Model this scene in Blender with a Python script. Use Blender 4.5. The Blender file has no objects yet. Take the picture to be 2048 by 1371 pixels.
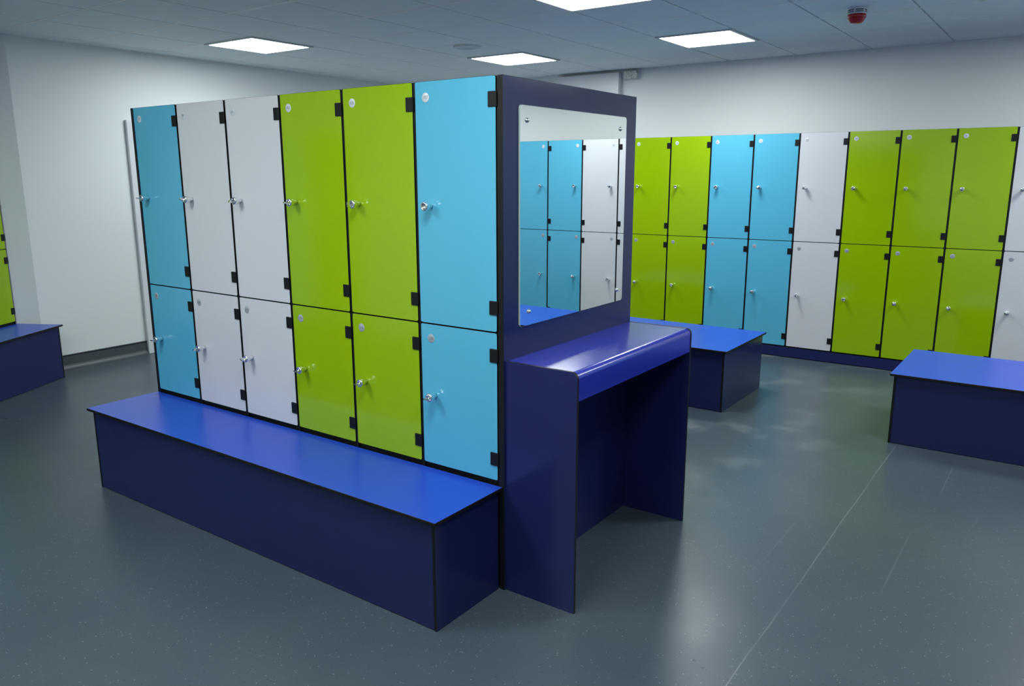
import bpy, bmesh, math, random
from mathutils import Vector, Matrix
random.seed(7)
C = bpy.context.scene.collection
PI = math.pi

# ------------------------------------------------------------------ measured sizes (metres)
H, ZM, ZB = 1.864, 0.992, 0.435           # locker top, split between the doors, foot of the short doors
ZBR = 0.100                               # foot of the long doors on the right wall
BT = 0.415                                # bench height
W = 0.9715                                # width of the island
PIT = 0.374                               # locker pitch on the island
X_R, P_R, Y_R = 4.5286, 0.3756, 1.4494    # right wall row: door plane, pitch, first joint
X_W, Y_B, Z_C = 5.08, 4.954, 2.545        # right wall, back wall, ceiling
GX, GY = 1.103, 2.956                     # origin of the ceiling grid
E_ = Vector((math.cos(PI/6), math.sin(PI/6), 0))
N_ = Vector((-math.sin(PI/6), math.cos(PI/6), 0))
P0 = Vector((.449, 5.013, 0))             # right end of the angled row on the left

# ------------------------------------------------------------------ materials
def srgb(r, g, b):
    f = lambda c: (c/255/12.92) if c/255 <= .04045 else ((c/255+.055)/1.055)**2.4
    return (f(r), f(g), f(b), 1)

def new_mat(name):
    m = bpy.data.materials.new(name); m.use_nodes = True
    nt = m.node_tree; bs = nt.nodes['Principled BSDF']
    return m, nt, bs

def mat(name, col, rough=.5, metal=0.0, var=.03, vscale=6.0, rvar=.0, spec=.5, bump=0.0, bscale=200.):
    m, nt, bs = new_mat(name)
    tc = nt.nodes.new('ShaderNodeTexCoord')
    nz = nt.nodes.new('ShaderNodeTexNoise'); nz.inputs['Scale'].default_value = vscale; nz.inputs['Detail'].default_value = 3
    nt.links.new(tc.outputs['Object'], nz.inputs['Vector'])
    mx = nt.nodes.new('ShaderNodeMix'); mx.data_type = 'RGBA'
    mx.inputs['A'].default_value = tuple(c*(1-var) for c in col[:3])+(1,)
    mx.inputs['B'].default_value = tuple(min(1, c*(1+var)) for c in col[:3])+(1,)
    nt.links.new(nz.outputs['Fac'], mx.inputs['Factor'])
    nt.links.new(mx.outputs['Result'], bs.inputs['Base Color'])
    if rvar:
        mr = nt.nodes.new('ShaderNodeMapRange')
        mr.inputs['To Min'].default_value = max(0, rough-rvar); mr.inputs['To Max'].default_value = rough+rvar
        nt.links.new(nz.outputs['Fac'], mr.inputs['Value']); nt.links.new(mr.outputs['Result'], bs.inputs['Roughness'])
    else:
        bs.inputs['Roughness'].default_value = rough
    bs.inputs['Metallic'].default_value = metal
    bs.inputs['Specular IOR Level'].default_value = spec
    if bump:
        n2 = nt.nodes.new('ShaderNodeTexNoise'); n2.inputs['Scale'].default_value = bscale; n2.inputs['Detail'].default_value = 2
        nt.links.new(tc.outputs['Object'], n2.inputs['Vector'])
        bp = nt.nodes.new('ShaderNodeBump'); bp.inputs['Strength'].default_value = bump; bp.inputs['Distance'].default_value = .001
        nt.links.new(n2.outputs['Fac'], bp.inputs['Height']); nt.links.new(bp.outputs['Normal'], bs.inputs['Normal'])
    return m

def emit(name, col, strength):
    m, nt, bs = new_mat(name)
    bs.inputs['Base Color'].default_value = (.8, .8, .8, 1)
    bs.inputs['Emission Color'].default_value = col
    bs.inputs['Emission Strength'].default_value = strength
    return m

M = {}
M['blue'] = mat('sky_blue_laminate', (.095, .435, .625, 1), .13, var=.02, rvar=.02)
M['green'] = mat('lime_green_laminate', (.286, .462, .001, 1), .13, var=.02, rvar=.02)
M['white'] = mat('pale_white_laminate', (.620, .625, .655, 1), .16, var=.015, rvar=.02)
M['black'] = mat('black_laminate_core', (.0055, .0055, .006, 1), .5, var=.2, spec=.3)
M['hinge'] = mat('black_powder_coat', (.006, .006, .007, 1), .45, var=.1, spec=.25)
M['navy'] = mat('navy_laminate', (.0125, .0180, .093, 1), .17, var=.04, rvar=.03, spec=.42)
M['seat'] = mat('royal_blue_laminate', (.018, .070, .52, 1), .30, var=.04, rvar=.03, bump=.05, bscale=700)
M['ultra'] = mat('ultramarine_laminate', (.018, .030, .38, 1), .20, var=.02, spec=.85)
M['chrome'] = mat('chrome', (.84, .85, .86, 1), .13, metal=1, var=.02)
M['mirror'] = mat('mirror_silver', (.93, .95, .935, 1), .0, metal=1, var=.0)
M['glassedge'] = mat('ground_glass_edge', (.35, .45, .42, 1), .2)
M['tag'] = mat('white_disc', (.62, .66, .70, 1), .35, var=.02)
M['tagc'] = mat('clear_disc', (.36, .40, .44, 1), .35, var=.02)
M['digit'] = mat('grey_print', (.14, .14, .16, 1), .5)
M['wall'] = mat('white_wall_paint', (.76, .795, .80, 1), .55, var=.015, vscale=1.2, bump=.04, bscale=120)
M['trimw'] = mat('white_gloss_paint', (.70, .72, .75, 1), .3, var=.01)
M['tile'] = mat('ceiling_tile', (.80, .88, .91, 1), .85, var=.05, vscale=40, bump=.25, bscale=400)
M['tbar'] = mat('ceiling_bar', (.90, .93, .93, 1), .5, var=.02)
M['tgap'] = mat('ceiling_shadow_gap', (.16, .18, .19, 1), .7, var=.02)
M['frame'] = mat('white_light_frame', (.62, .66, .66, 1), .4, var=.01)
M['panel'] = emit('lit_diffuser', (.93, 1.0, 1.0, 1), 29.5)
M['red'] = mat('red_plastic', (.36, .010, .018, 1), .22, var=.15, vscale=60)
M['plastic'] = mat('white_plastic', (.62, .68, .72, 1), .35)
M['slot'] = mat('dark_slot', (.03, .035, .06, 1), .5)
M['fitting'] = mat('grey_ceiling_fitting', (.62, .69, .72, 1), .5)
M['cove'] = mat('cove_vinyl', (.060, .075, .085, 1), .42, var=.12, vscale=300, rvar=.05)
M['cap'] = mat('black_cap_strip', (.012, .014, .015, 1), .4)
def prism_mat():
    m, nt, bs = new_mat('prismatic_lens')
    tc = nt.nodes.new('ShaderNodeTexCoord'); v = nt.nodes.new('ShaderNodeTexVoronoi'); v.inputs['Scale'].default_value = 90
    nt.links.new(tc.outputs['Object'], v.inputs['Vector'])
    r = nt.nodes.new('ShaderNodeValToRGB'); r.color_ramp.elements[0].color = (.34, .36, .32, 1); r.color_ramp.elements[1].color = (.85, .88, .82, 1)
    nt.links.new(v.outputs['Color'], r.inputs['Fac']); nt.links.new(r.outputs['Color'], bs.inputs['Base Color'])
    bp = nt.nodes.new('ShaderNodeBump'); bp.inputs['Strength'].default_value = .6; bp.inputs['Distance'].default_value = .004
    nt.links.new(v.outputs['Distance'], bp.inputs['Height']); nt.links.new(bp.outputs['Normal'], bs.inputs['Normal'])
    bs.inputs['Roughness'].default_value = .15
    return m
M['prism'] = prism_mat()

def floor_mat():
    m, nt, bs = new_mat('speckled_safety_vinyl'); L = nt.links.new; N = nt.nodes.new
    tc = N('ShaderNodeTexCoord'); P = tc.outputs['Object']
    def noise(scale, detail=4, rough=.55):
        n = N('ShaderNodeTexNoise'); n.inputs['Scale'].default_value = scale; n.inputs['Detail'].default_value = detail; n.inputs['Roughness'].default_value = rough
        L(P, n.inputs['Vector']); return n.outputs['Fac']
    def math_(op, a, b=0., c=None):
        n = N('ShaderNodeMath'); n.operation = op
        for i, v in enumerate((a, b) if c is None else (a, b, c)):
            if isinstance(v, (int, float)): n.inputs[i].default_value = v
            else: L(v, n.inputs[i])
        return n.outputs[0]
    def rng(v, a, b, c=0., d=1., smooth=True):
        n = N('ShaderNodeMapRange'); n.interpolation_type = 'SMOOTHSTEP' if smooth else 'LINEAR'
        for k, q in zip(('From Min', 'From Max', 'To Min', 'To Max'), (a, b, c, d)): n.inputs[k].default_value = q
        L(v, n.inputs['Value']); return n.outputs['Result']
    def mix(f, a, b):
        n = N('ShaderNodeMix'); n.data_type = 'RGBA'
        if isinstance(f, float): n.inputs['Factor'].default_value = f
        else: L(f, n.inputs['Factor'])
        for k, v in (('A', a), ('B', b)):
            if isinstance(v, tuple): n.inputs[k].default_value = v
            else: L(v, n.inputs[k])
        return n.outputs['Result']
    col = mix(noise(260, 2), (.046, .066, .086, 1), (.066, .090, .112, 1))
    col = mix(rng(noise(.9, 5), .42, .7, 0, .45), col, (.080, .100, .112, 1))
    vo = N('ShaderNodeTexVoronoi'); vo.inputs['Scale'].default_value = 95; L(P, vo.inputs['Vector'])
    sp = N('ShaderNodeSeparateColor'); L(vo.outputs['Color'], sp.inputs['Color'])
    dot = math_('LESS_THAN', vo.outputs['Distance'], .20)
    lt = math_('MULTIPLY', dot, math_('GREATER_THAN', sp.outputs['Red'], .90))
    dk = math_('MULTIPLY', dot, math_('LESS_THAN', sp.outputs['Red'], .13))
    col = mix(math_('MULTIPLY', lt, .75), col, (.30, .34, .34, 1))
    col = mix(math_('MULTIPLY', dk, .8), col, (.012, .016, .022, 1))
    sx = N('ShaderNodeSeparateXYZ'); L(P, sx.inputs['Vector'])
    X, Y = sx.outputs['X'], sx.outputs['Y']
    # dried cleaning residue, mostly in the aisle in front of the right wall
    aisle = math_('MULTIPLY', rng(X, .9, 1.9), rng(Y, -.9, -.2))
    sm = math_('MULTIPLY', rng(noise(2.3, 7, .6), .50, .66), aisle)
    col = mix(math_('MULTIPLY', sm, .5), col, (.17, .195, .20, 1))
    # welded seam along the sheet and short scuffs beside it
    wob = math_('MULTIPLY', math_('SUBTRACT', noise(3, 2), .5), .012)
    seam = rng(math_('ABSOLUTE', math_('ADD', math_('ADD', Y, .893), wob)), .0015, .0045, 1, 0)
    seam = math_('MULTIPLY', seam, rng(noise(1.7, 2), .36, .58, .25, 1))
    def scuff(y0, x0, x1):
        a = rng(math_('ABSOLUTE', math_('SUBTRACT', Y, y0)), .001, .0045, 1, 0)
        return math_('MULTIPLY', a, math_('MULTIPLY', rng(X, x0, x0+.15), rng(X, x1-.15, x1, 1, 0)))
    sc = math_('MAXIMUM', math_('MAXIMUM', scuff(-.722, .75, 1.35), scuff(-1.165, .75, 1.5)), scuff(-1.21, 1.9, 2.6))
    line = math_('MAXIMUM', seam, math_('MULTIPLY', sc, .45))
    col = mix(math_('MULTIPLY', line, .34), col, (.22, .25, .26, 1))
    # two small dark marks
    def mark(x, y, r):
        d = math_('ADD', math_('POWER', math_('SUBTRACT', X, x), 2), math_('POWER', math_('SUBTRACT', Y, y), 2))
        return rng(math_('SQRT', d), r*.4, r, 1, 0)
    mk = math_('MAXIMUM', mark(.002, -.759, .008), mark(-.02, -.797, .007))
    col = mix(math_('MULTIPLY', mk, .7), col, (.012, .014, .014, 1))
    L(col, bs.inputs['Base Color'])
    ro = math_('ADD', rng(noise(2.2, 3), .1, .9, .26, .36), math_('MULTIPLY', sm, .10))
    L(ro, bs.inputs['Roughness'])
    bp = N('ShaderNodeBump'); bp.inputs['Strength'].default_value = .35; bp.inputs['Distance'].default_value = .0008
    L(math_('ADD', noise(170, 3), math_('MULTIPLY', line, 1.5)), bp.inputs['Height']); L(bp.outputs['Normal'], bs.inputs['Normal'])
    bs.inputs['Specular IOR Level'].default_value = .42
    return m
M['floor'] = floor_mat()

# ------------------------------------------------------------------ helpers
def mesh_from(bm, name, mats):
    me = bpy.data.meshes.new(name)
    bmesh.ops.recalc_face_normals(bm, faces=bm.faces)
    bm.to_mesh(me); bm.free()
    for m in mats: me.materials.append(M[m])
    return me

def obj(name, me, parent=None, loc=(0, 0, 0), rot=(0, 0, 0)):
    o = bpy.data.objects.new(name, me); C.objects.link(o)
    o.location = loc; o.rotation_euler = rot
    if parent is not None: o.parent = parent
    return o

def tag(o, label, cat, group=None):
    o['label'] = label; o['category'] = cat
    if group: o['group'] = group
    return o

def thing(name, label, cat, loc=(0, 0, 0), rotz=0., group=None):
    o = obj(name, None, None, loc, (0, 0, rotz)); o.empty_display_size = .1
    return tag(o, label, cat, group)

def struct(o):
    o['kind'] = 'structure'; return o

def box(bm, lo, hi, mi=0, bev=0., seg=1):
    old = set(bm.faces)
    g = bmesh.ops.create_cube(bm, size=1)
    vs = g['verts']
    s = Vector(hi)-Vector(lo); c = (Vector(hi)+Vector(lo))/2
    for v in vs: v.co = Vector((v.co.x*s.x, v.co.y*s.y, v.co.z*s.z))+c
    fs = set(f for v in vs for f in v.link_faces)
    if bev:
        es = set(e for v in vs for e in v.link_edges)
        bmesh.ops.bevel(bm, geom=list(es), offset=bev, segments=seg, affect='EDGES', profile=.5)
        fs = set(f for f in bm.faces if f not in old)
    for f in fs: f.material_index = mi
    return fs

def panel(bm, lo, hi, axis, face=0, edge=1, bev=.0008):
    """laminate board: coloured faces across `axis`, black core on its edges"""
    fs = box(bm, lo, hi, edge, bev)
    for f in fs:
        f.normal_update()
        if abs(f.normal[axis]) > .95: f.material_index = face
    return fs

def lathe(bm, prof, n=28, mi=0, axis='Z'):
    """profile [(r, h)...] turned about the axis; axis 'Y' points h towards -y"""
    def pt(r, h, a):
        return (r*math.cos(a), -h, r*math.sin(a)) if axis == 'Y' else (r*math.cos(a), r*math.sin(a), h)
    rings = []
    for r, h in prof:
        if r < 1e-6: rings.append([bm.verts.new(pt(0, h, 0))])
        else: rings.append([bm.verts.new(pt(r, h, 2*PI*k/n)) for k in range(n)])
    for a, b in zip(rings, rings[1:]):
        for k in range(n):
            k2 = (k+1) % n
            if len(a) == 1 and len(b) == 1: continue
            if len(a) == 1: f = bm.faces.new((a[0], b[k], b[k2]))
            elif len(b) == 1: f = bm.faces.new((a[k], b[0], a[k2]))
            else: f = bm.faces.new((a[k], b[k], b[k2], a[k2]))
            f.material_index = mi; f.smooth = True

def rrect(x0, x1, z0, z1, r, n=5):
    out = []
    for cx, cz, a0 in ((x1-r, z1-r, 0), (x0+r, z1-r, PI/2), (x0+r, z0+r, PI), (x1-r, z0+r, 1.5*PI)):
        for k in range(n+1):
            a = a0+PI/2*k/n; out.append((cx+r*math.cos(a), cz+r*math.sin(a)))
    return out

def extrude_loops(bm, loops, mis, cap0=0, cap1=0):
    """loops of equal length joined by quads, closed by caps"""
    rs = [[bm.verts.new(p) for p in lp] for lp in loops]
    n = len(rs[0])
    for i, (a, b) in enumerate(zip(rs, rs[1:])):
        for k in range(n):
            f = bm.faces.new((a[k], a[(k+1) % n], b[(k+1) % n], b[k])); f.material_index = mis[i]
    f = bm.faces.new(rs[0]); f.material_index = cap0
    f = bm.faces.new(rs[-1]); f.material_index = cap1

_text = {}
def text_mesh(s, size):
    cu = bpy.data.curves.new('number', 'FONT'); cu.body = s; cu.size = size; cu.align_x = 'CENTER'; cu.align_y = 'CENTER'; cu.resolution_u = 3
    o = bpy.data.objects.new('number', cu); C.objects.link(o)
    dg = bpy.context.evaluated_depsgraph_get()
    me = bpy.data.meshes.new_from_object(o.evaluated_get(dg))
    bpy.data.objects.remove(o); bpy.data.curves.remove(cu)
    return me

# ------------------------------------------------------------------ locker hardware (local frame: front faces -y, x to the viewer's right)
def door_mesh(color, w, z0, z1):
    bm = bmesh.new(); t = .013; c = .0009
    L = lambda d, y: [(x, y, z) for x, z in rrect(-w/2+d, w/2-d, z0+d, z1-d, .007)]
    extrude_loops(bm, [L(c, 0), L(0, c), L(0, t-c), L(c, t)], [1, 1, 1], 0, 0)
    return mesh_from(bm, 'door', [color, 'black'])

def hinge_mesh():
    bm = bmesh.new()
    box(bm, (-.031, -.0045, -.025), (.0055, .004, .025), 0, .0018, 2)
    return mesh_from(bm, 'hinge', ['hinge'])

def lock_mesh(wing):
    bm = bmesh.new()
    lathe(bm, [(0, 0), (.0092, 0), (.0092, .0100), (.0096, .0140), (.0130, .0185), (.0150, .0230),
               (.0162, .0300), (.0165, .0360), (.0160, .0410), (.0135, .0435), (.0105, .0425), (.0085, .037), (0, .036)], 28, 0, 'Y')
    if wing is not None:
        b2 = bmesh.new()
        pts = [(.0055, .036), (.0065, .046), (.0115, .050), (.0125, .056), (.0090, .062), (.0, .0635),
               (-.0090, .062), (-.0125, .056), (-.0115, .050), (-.0065, .046), (-.0055, .036)]
        extrude_loops(b2, [[(x, -y, s*.0028) for x, y in pts] for s in (-1, 1)], [0], 0, 0)
        bmesh.ops.rotate(b2, verts=b2.verts, cent=(0, 0, 0), matrix=Matrix.Rotation(wing, 3, 'Y'))
        me = bpy.data.meshes.new('tmp'); b2.to_mesh(me); b2.free(); bm.from_mesh(me); bpy.data.meshes.remove(me)
    return mesh_from(bm, 'lock', ['chrome'])

def tag_mesh(s, clear=False):
    bm = bmesh.new()
    lathe(bm, [(0, 0), (.0168, 0), (.0168, .0006), (.0162, .0010), (0, .0010)], 32, 0, 'Y')
    tm = text_mesh(s, .0165 if len(s) == 3 else .019)
    b2 = bmesh.new(); b2.from_mesh(tm); bpy.data.meshes.remove(tm)
    bmesh.ops.transform(b2, matrix=Matrix.Translation((0, -.0013, 0)) @ Matrix.Rotation(PI/2, 4, 'X'), verts=b2.verts)
    for f in b2.faces: f.material_index = 1
    me = bpy.data.meshes.new('tmp'); b2.to_mesh(me); b2.free(); bm.from_mesh(me); bpy.data.meshes.remove(me)
    return mesh_from(bm, 'number_disc', ['tagc' if clear else 'tag', 'digit'])

HINGE = hinge_mesh()
LOCKS = [lock_mesh(None), lock_mesh(0.), lock_mesh(PI/2), lock_mesh(.5), lock_mesh(-.6)]
_doors = {}
def get_door(color, w, z0, z1):
    k = (color, round(w, 4), z0, z1)
    if k not in _doors: _doors[k] = door_mesh(*k)
    return _doors[k]
_carc = {}
def get_carcass(p, depth, zlow):
    k = (round(p, 4), depth, zlow)
    if k not in _carc:
        bm = bmesh.new()
        box(bm, (-p/2+.0002, .0135, zlow), (p/2-.0002, depth, H-.001), 0)
        box(bm, (-p/2+.0002, .004, zlow), (-p/2+.0045, .0135, H-.001), 0)
        box(bm, (p/2-.0045, .004, zlow), (p/2-.0002, .0135, H-.001), 0)
        _carc[k] = mesh_from(bm, 'carcass', ['black'])
    return _carc[k]

def locker(color, loc, rotz, p, zb, depth, nums, label, group, zlow=0., turns=(1, 1)):
    t = thing('locker', label, 'locker', loc, rotz, group)
    obj('carcass', get_carcass(p, depth, zlow), t)
    w = p-.0130
    for (z0, z1), num, tn, clear in (((ZM+.002, H), nums[0], turns[0], False), ((zb, ZM-.002), nums[1], turns[1], True)):
        d = obj('door', get_door(color, w, z0, z1), t)
        for z in (z1-.075 if z1 > 1.5 else z1-.083, z0+.086 if z1 > 1.5 else z0+.082):
            obj('hinge', HINGE, d, (w/2, 0, z))
        lk = obj('lock', LOCKS[tn], d, (-w/2+.066, 0, (z0+z1)/2))
        obj('number_disc', tag_mesh(str(num), clear), d, (-w/2+.050, 0, z1-.055))
    return t

# ------------------------------------------------------------------ room shell
def slab(name, lo, hi, m, bev=0.):
    bm = bmesh.new(); box(bm, lo, hi, 0, bev)
    return struct(obj(name, mesh_from(bm, name, [m])))

slab('floor', (-4.0, -5.2, -.1), (5.3, 5.8, 0), 'floor')

def ceiling():
    bm = bmesh.new()
    x0, x1, y0, y1 = -4.0, 5.3, -5.2, 5.8
    box(bm, (x0, y0, Z_C+.012), (x1, y1, Z_C+.06), 3)
    i0 = math.floor((x0-GX)/.6); j0 = math.floor((y0-GY)/.6)
    for i in range(i0, i0+17):
        xc = GX+.6*i
        if x0 < xc < x1: box(bm, (xc-.009, y0, Z_C-.0005), (xc+.009, y1, Z_C+.012), 1)
        for j in range(j0, j0+20):
            a = (max(x0, xc+.014), max(y0, GY+.6*j+.0055)); b = (min(x1, xc+.6-.014), min(y1, GY+.6*(j+1)-.0055))
            if a[0] < b[0]-.01 and a[1] < b[1]-.01:
                box(bm, (a[0], a[1], Z_C), (b[0], b[1], Z_C+.0125), 0)
    return struct(obj('ceiling', mesh_from(bm, 'ceiling', ['tile', 'tbar', 'tgap', 'tgap'])))
ceiling()

def wall(name, a, b, left=True, z1=Z_C+.012):
    """wall between two floor points, its body behind the line"""
    a, b = Vector((a[0], a[1], 0)), Vector((b[0], b[1], 0))
    d = (b-a).normalized(); n = Vector((-d.y, d.x, 0)) * (.1 if left else -.1)
    bm = bmesh.new()
    lp = [a, b, b+n, a+n]
    extrude_loops(bm, [[(p.x, p.y, 0) for p in lp], [(p.x, p.y, z1) for p in lp]], [0])
    return struct(obj(name, mesh_from(bm, name, ['wall'])))
CORN = Vector((.600, Y_B, 0))
NIB = P0 + E_*.004 - N_*.001
RET = NIB + N_*.56
FAR = RET - E_*4.5
wall('wall_right', (X_W, -5.1), (X_W, Y_B), False)
wall('wall_back', (X_W+.1, Y_B), (CORN.x, CORN.y), False)
wall('wall_left_nib', CORN, NIB, False)
wall('wall_left_return', NIB, RET, False)
wall('wall_left_angled', RET, FAR, False)
wall('wall_left', FAR, (FAR.x, -5.1), False)
wall('wall_front', (FAR.x, -5.1), (X_W, -5.1), False)

# boxed casing against the right wall near the far corner, stopping short of the ceiling
bm = bmesh.new(); box(bm, (X_W-.07, 2.252, 0), (X_W-.0005, 2.965, Z_C-.025), 0, .003, 2)
struct(obj('trim_1', mesh_from(bm, 'trim_1', ['trimw'])))

# cove skirting along the back wall: floor vinyl turned up with a black cap
def cove(name, a, b):
    a, b = Vector(a), Vector(b); d = (b-a).normalized(); n = Vector((-d.y, d.x, 0))   # n points into the room
    prof = [(0, 0), (.045, 0.0006)]+[(.006+.039*(1-math.sin(t*PI/16)), .0006+.039*(1-math.cos(t*PI/16))) for t in range(1, 9)]+[(.006, .104), (0, .104)]
    bm = bmesh.new()
    extrude_loops(bm, [[tuple(p+n*u+Vector((0, 0, z))) for u, z in prof] for p in (a, b)], [0])
    o = struct(obj(name, mesh_from(bm, name, ['cove'])))
    bm = bmesh.new()
    pc = [(0, .104), (.008, .104), (.008, .114), (.005, .117), (0, .117)]
    extrude_loops(bm, [[tuple(p+n*u+Vector((0, 0, z))) for u, z in pc] for p in (a, b)], [0])
    obj('cap_strip', mesh_from(bm, 'cap_strip', ['cap']), o)
cove('baseboard_back', (1.443, Y_B-.0004, 0), (CORN.x, Y_B-.0004, 0))

# white doorway on the back wall, mostly behind the island
def doorway():
    bm = bmesh.new()
    for lo, hi in (((1.443, Y_B-.032, 0), (1.545, Y_B-.0005, 1.99)), ((2.475, Y_B-.032, 0), (2.577, Y_B-.0005, 1.99)), ((1.545, Y_B-.032, 1.888), (2.475, Y_B-.0005, 1.99))):
        box(bm, lo, hi, 0, .006, 3)
    o = struct(obj('door_1', mesh_from(bm, 'door_1', ['trimw'])))
    bm = bmesh.new(); box(bm, (1.547, Y_B-.018, .006), (2.473, Y_B-.0005, 1.886), 0, .002)
    lf = obj('door_leaf', mesh_from(bm, 'door_leaf', ['trimw']), o)
    bm = bmesh.new()
    lathe(bm, [(0, 0), (.026, 0), (.026, .006), (.010, .008), (.010, .045), (0, .045)], 24, 0, 'Y')
    box(bm, (-.11, -.055, -.009), (.010, -.038, .009), 0, .004, 2)
    obj('door_handle', mesh_from(bm, 'door_handle', ['chrome']), lf, (2.40, Y_B-.018, 1.02))
doorway()

# ------------------------------------------------------------------ the island: six lockers back to back with a bench, mirror panel and vanity shelf
J6 = .0225
names = ['blue', 'white', 'white', 'green', 'green', 'blue']
isl = ['light blue two-door locker at the far end of the central row, above the bench end',
       'white two-door locker of the central row beside the far blue locker',
       'white two-door locker of the central row touching the green lockers',
       'lime green two-door locker of the central row beside the white lockers',
       'lime green two-door locker of the central row beside the near blue locker',
       'light blue two-door locker numbered 107 and 108, beside the mirror panel']
turn = [(1, 1), (3, 4), (4, 3), (1, 1), (2, 1), (0, 1)]
for i in range(6):
    yc = J6+PIT*(5-i)+PIT/2
    locker(names[i], (0, yc, 0), -PI/2, PIT, ZB, W-.012, (97+2*i, 98+2*i), isl[i], 'lockers of the central row', 0., turn[i])

def end_panel(y0, y1, label):
    bm = bmesh.new(); panel(bm, (0, y0, 0), (W, y1, H), 1, 0, 1, .001)
    return tag(obj('end_panel', mesh_from(bm, 'end_panel', ['navy', 'black'])), label, 'panel')
end_panel(0, J6-.002, 'tall navy end panel of the central lockers carrying the mirror')
end_panel(J6+6*PIT+.001, J6+6*PIT+.017, 'thin dark end panel closing the far end of the central locker row')

def bench(label, org, rotz, length, depth, zt=BT, over=.020, ends=('r', 'l'), back=False, group=None):
    """local frame: front faces -y, back edge of the seat at y=0, x from -length to 0"""
    t = thing('bench', label, 'bench', org, rotz, group); th = .013
    bm = bmesh.new(); panel(bm, (-length, -depth, zt-th), (0, -.001, zt), 2, 0, 1, .0012)
    obj('seat', mesh_from(bm, 'seat', ['seat', 'black']), t)
    zb = zt-th-.0005; fy = -depth+over
    yb = -over if back else -.002
    bm = bmesh.new(); panel(bm, (-length+over+.013, fy+.0015, .003), (-over-.013, fy+.0145, zb), 1, 0, 1)
    obj('front_panel', mesh_from(bm, 'front_panel', ['navy', 'black']), t)
    if back:
        bm = bmesh.new(); panel(bm, (-length+over+.013, yb-.0145, .003), (-over-.013, yb-.0015, zb), 1, 0, 1)
        obj('back_panel', mesh_from(bm, 'back_panel', ['navy', 'black']), t)
    for x0, x1 in ((-over-.013, -over), (-length+over, -length+over+.013)):
        bm = bmesh.new(); panel(bm, (x0, fy, 0), (x1, yb, zb), 0, 0, 1)
        obj('end_board', mesh_from(bm, 'end_board', ['navy', 'black']), t)
    return t
# central bench: seat y .006..2.281, depth .380
bench('long royal blue bench with navy sides in front of the central lockers', (-.0005, .006, 0), -PI/2, 2.275, .3795)

# mirror on the end panel
def mirror():
    t = thing('mirror', 'frameless rectangular wall mirror screwed to the navy end panel', 'mirror', (.482, 0, 1.0))
    x0, x1, z0, z1 = .091-.482, .8735-.482, .0012, .775
    bm = bmesh.new(); r = .012
    L = lambda d, y: [(x, y, z) for x, z in rrect(x0+d, x1-d, z0+d, z1-d, r)]
    extrude_loops(bm, [L(.0, -.0006), L(0, -.0055), L(.0012, -.0065)], [1, 1], 1, 0)
    obj('glass', mesh_from(bm, 'glass', ['mirror', 'glassedge']), t)
    bm = bmesh.new(); lathe(bm, [(0, 0), (.0085, 0), (.0085, .002), (.0070, .0050), (.0035, .0068), (0, .0072)], 20, 0, 'Y')
    me = mesh_from(bm, 'screw_cap', ['chrome'])
    for x, z in ((.134, .725), (.818, .725), (.148, .052), (.824, .052)):
        obj('screw_cap', me, t, (x-.482, -.0066, z))
mirror()

# vanity shelf below the mirror
def vanity():
    zt, zf, yf = .8895, .788, -.297
    x0, x1 = .0095, .9712
    t = thing('vanity_shelf', 'blue vanity shelf on navy side panels below the mirror', 'shelf', ((x0+x1)/2, 0, 0))
    ox = (x0+x1)/2
    r = .024; th = .012
    def arc(rad, cy, cz, a0, a1, n=8):
        return [(cy+rad*math.cos(a0+(a1-a0)*k/n), cz+rad*math.sin(a0+(a1-a0)*k/n)) for k in range(n+1)]
    outer = [(-.0008, zt)]+arc(r, yf+r, zt-r, PI/2, PI)+[(yf, zf)]
    inner = [(yf+th, zf)]+arc(r-th, yf+r, zt-r, PI, PI/2)+[(-.0008, zt-th)]
    prof = outer+inner
    bm = bmesh.new()
    extrude_loops(bm, [[(x-ox, y, z) for y, z in prof] for x in (x0+.0125, x1-.0125)], [0], 1, 1)
    for f in bm.faces:
        f.smooth = len(f.verts) == 4
        if all(abs(v.co.z-zf) < 1e-5 for v in f.verts): f.material_index = 1
    me = mesh_from(bm, 'worktop', ['ultra', 'black'])
    o = obj('worktop', me, t)
    md = o.modifiers.new('es', 'EDGE_SPLIT'); md.split_angle = math.radians(35)
    # side panels share the rounded nose of the worktop
    yp = yf-.0015
    sp = [(-.0008, zt+.001)]+arc(r, yp+r, zt+.001-r, PI/2, PI)+[(yp, 0), (-.0008, 0)]
    for xa, xb in ((x0, x0+.012), (x1-.012, x1)):
        bm = bmesh.new()
        c = .0007
        extrude_loops(bm, [[(xa-ox, y, z) for y, z in sp], [(xb-ox, y, z) for y, z in sp]], [1], 0, 0)
        obj('side_panel', mesh_from(bm, 'side_panel', ['navy', 'black']), t)
vanity()

# ------------------------------------------------------------------ right wall row
rcol = ['green', 'green', 'blue', 'blue', 'white', 'green', 'green', 'green', 'white']
rlab = ['lime green locker on the right wall, half hidden behind the mirror panel',
        'lime green locker on the right wall directly left of the blue pair',
        'light blue locker on the right wall beside a green locker, left of the blue pair',
        'light blue locker on the right wall beside the white locker, right of the blue pair',
        'white locker on the right wall between a blue and a green locker',
        'lime green locker on the right wall beside the white locker, first of three greens',
        'lime green locker on the right wall, middle one of three greens',
        'lime green locker on the right wall, last of three greens at the photo edge',
        'white locker on the right wall cut off by the right edge of the photo']
rt = [(2, 1), (2, 3), (2, 1), (4, 1), (3, 3), (1, 2), (3, 1), (1, 4), (1, 1)]
D_R = X_W-X_R-.004
for c in range(9):
    yc = Y_R-P_R*(c-.5)
    locker(rcol[c], (X_R, yc, 0), -PI/2, P_R, ZBR, D_R, (77+2*c, 78+2*c), rlab[c], 'lockers on the right wall', ZBR-.008, rt[c])
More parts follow.
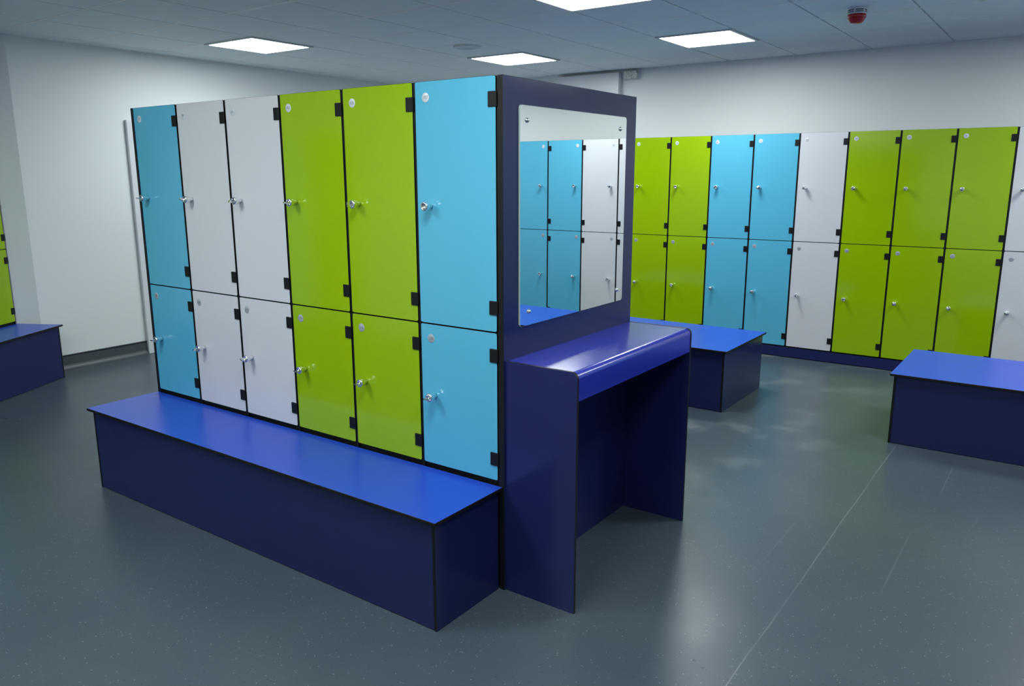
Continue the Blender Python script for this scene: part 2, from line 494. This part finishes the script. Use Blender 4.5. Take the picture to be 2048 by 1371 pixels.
# second bank, seen in the mirror
Y2, P2 = -1.592, .393
mcol = ['white', 'white', 'blue', 'blue']
mlab = ['white locker seen in the mirror as the narrow strip at its right edge',
        'white locker seen whole in the mirror beside the blue pair',
        'light blue locker seen in the mirror beside the white locker',
        'light blue locker seen in the mirror at its left edge']
mnum = [95, 109, 111, 113]
for c in range(4):
    yc = Y2-P2*(c+.5)
    locker(mcol[c], (X_R, yc, 0), -PI/2, P2, ZBR, D_R, (mnum[c], mnum[c]+1), mlab[c], 'lockers on the right wall', ZBR-.008, (2+c % 2, 1+c % 2))
bm = bmesh.new(); panel(bm, (X_R+.004, Y2-4*P2, .006), (X_R+.018, Y_R+P_R, ZBR-.0105), 0, 0, 1)
tag(obj('plinth', mesh_from(bm, 'plinth', ['navy', 'black'])), 'low navy plinth board under the right wall lockers', 'plinth')

# free standing benches in front of the right wall
def long_bench(label, y_lo, y_hi, x0, x1, zt):
    return bench(label, (x1, y_lo, 0), -PI/2, y_hi-y_lo, x1-x0, zt, .020, back=True, group='benches by the right wall')
long_bench('wide blue bench partly hidden behind the vanity shelf', .149, 2.35, 2.646, 3.440, .4175)
long_bench('wide blue bench at the right edge of the photo', -3.30, -.823, 2.640, 3.434, .4175)

# ------------------------------------------------------------------ angled row on the left
acol = ['green', 'blue', 'white', 'green', 'green', 'white', 'white', 'blue', 'green']
alab = ['lime green locker at the left edge of the photo beside the bare wall']
words = ['second', 'third', 'fourth', 'fifth', 'sixth', 'seventh', 'eighth', 'ninth']
cname = {'green': 'lime green', 'blue': 'light blue', 'white': 'white'}
for k in range(1, 9): alab.append(f'{cname[acol[k]]} locker of the angled left row, {words[k-1]} from its right end')
for k in range(9):
    q = P0-E_*(P_R*(k+.5)+.002)
    locker(acol[k], q, PI/6, P_R, ZB, .54, (57-2*k, 58-2*k), alab[k], 'lockers of the angled left row', 0., (1, 2))
q = P0-N_*.0005
bench('blue bench with navy front at the left edge of the photo', q+E_*.002, PI/6, 9*P_R, .380, BT, group=None)

# ------------------------------------------------------------------ ceiling fittings
def light(i, j, label):
    cx, cy = GX+.6*(i+.5), GY+.6*(j+.5)
    t = thing('ceiling_light', label, 'ceiling light', (cx, cy, Z_C), 0, 'square ceiling light panels')
    bm = bmesh.new(); a, b = .296, .272
    for lo, hi in (((-a, -a), (a, -b)), ((-a, b), (a, a)), ((-a, -b), (-b, b)), ((b, -b), (a, b))):
        box(bm, (lo[0], lo[1], -.010), (hi[0], hi[1], -.0002), 0, .001)
    obj('frame', mesh_from(bm, 'frame', ['frame']), t)
    bm = bmesh.new()
    lp = rrect(-b-.0005, b+.0005, -b-.0005, b+.0005, .012)
    extrude_loops(bm, [[(x, y, -.0005) for x, y in lp], [(x, y, -.0080) for x, y in lp]], [1], 1, 0)
    obj('diffuser', mesh_from(bm, 'diffuser', ['panel', 'frame']), t)
light(1, 1, 'lit square ceiling panel on the left, above the white lockers')
light(1, -4, 'lit square ceiling panel cut off by the top edge of the photo')
light(4, -1, 'lit square ceiling panel above the near blue locker and mirror panel corner')
light(4, -4, 'lit square ceiling panel on the right, above the right wall lockers')
for (i, j), w in (((-5, -3), 'above the floor left of the central bench'), ((-4, -6), 'above the floor in front of the central bench'),
                  ((-4, -8), 'behind the camera on the right'), ((-7, -3), 'behind the camera on the left'),
                  ((1, -8), 'above the floor to the right of the camera'), ((4, -9), 'above the lockers reflected in the mirror'),
                  ((4, -12), 'beyond the lockers reflected in the mirror')):  # unseen panels added to brighten the lockers and walls
    light(i, j, 'lit square ceiling panel added for light outside the view, '+w)

def alarm():
    t = thing('fire_alarm', 'red fire alarm sounder on a white base hanging from the ceiling', 'fire alarm', (3.284, -.325, Z_C))
    bm = bmesh.new()
    lathe(bm, [(0, -.0002), (.060, -.0002), (.060, -.006), (.056, -.010), (.056, -.038), (0, -.038)][::-1], 36, 0)
    for z0, z1 in ((-.019, -.013), (-.029, -.024)):
        for k in range(6):
            b2 = [(.0565, z1), (.0565, z0)]
            n0 = k*6
            vs = []
            for s in range(6):
                a = 2*PI*(k*6+s)/36+.05
                vs.append([bm.verts.new((r*math.cos(a), r*math.sin(a), z)) for r, z in b2])
            for u, v in zip(vs, vs[1:]):
                f = bm.faces.new((u[0], v[0], v[1], u[1])); f.material_index = 1
    obj('base', mesh_from(bm, 'base', ['plastic', 'slot']), t)
    bm = bmesh.new()
    lathe(bm, [(0, -.0382), (.054, -.0382), (.055, -.046), (.054, -.060), (.048, -.066), (.041, -.080), (.034, -.088), (.026, -.091), (0, -.092)], 36, 0)
    obj('sounder', mesh_from(bm, 'sounder', ['red']), t)
alarm()

bm = bmesh.new(); lathe(bm, [(0, -.0002), (.112, -.0002), (.112, -.004), (.104, -.012), (.090, -.013), (.084, -.008), (0, -.008)], 48, 0)
tag(obj('ceiling_fitting', mesh_from(bm, 'ceiling_fitting', ['fitting']), None, (3.02, 2.56, Z_C)), 'flat round ceiling fitting half hidden by the glare of a light panel', 'ceiling fitting')

def bulkhead():
    t = thing('emergency_light', 'small rectangular emergency light high on the right wall beside the boxed casing', 'emergency light', (X_W, 2.135, 2.446), -PI/2)
    bm = bmesh.new(); box(bm, (-.083, -.030, 0), (.083, -.0004, .088), 0, .004, 2)
    obj('housing', mesh_from(bm, 'housing', ['plastic']), t)
    bm = bmesh.new(); box(bm, (-.074, -.058, .006), (.074, -.0302, .082), 0, .008, 2)
    obj('lens', mesh_from(bm, 'lens', ['prism']), t)
bulkhead()

# ------------------------------------------------------------------ camera, world, colour
yaw, pitch, roll = -.9499, -.2114, -.0017
fw = Vector((-math.sin(yaw)*math.cos(pitch), math.cos(yaw)*math.cos(pitch), math.sin(pitch)))
rt_ = Vector((math.cos(yaw), math.sin(yaw), 0)); up = rt_.cross(fw)
r2 = rt_*math.cos(roll)+up*math.sin(roll); u2 = up*math.cos(roll)-rt_*math.sin(roll)
cam = bpy.data.cameras.new('camera'); co = bpy.data.objects.new('camera', cam); C.objects.link(co)
co.matrix_world = Matrix(((r2.x, u2.x, -fw.x, -2.1935), (r2.y, u2.y, -fw.y, -1.6054), (r2.z, u2.z, -fw.z, 1.5425), (0, 0, 0, 1)))
cam.sensor_fit = 'HORIZONTAL'; cam.sensor_width = 36; cam.lens = 1572.35/2048*36; cam.clip_start = .05
bpy.context.scene.camera = co

wd = bpy.data.worlds.new('world'); bpy.context.scene.world = wd; wd.use_nodes = True
wd.node_tree.nodes['Background'].inputs['Color'].default_value = (.5, .55, .6, 1)
wd.node_tree.nodes['Background'].inputs['Strength'].default_value = .05
vs = bpy.context.scene.view_settings
vs.view_transform = 'Standard'; vs.look = 'None'; vs.exposure = 0; vs.gamma = 1
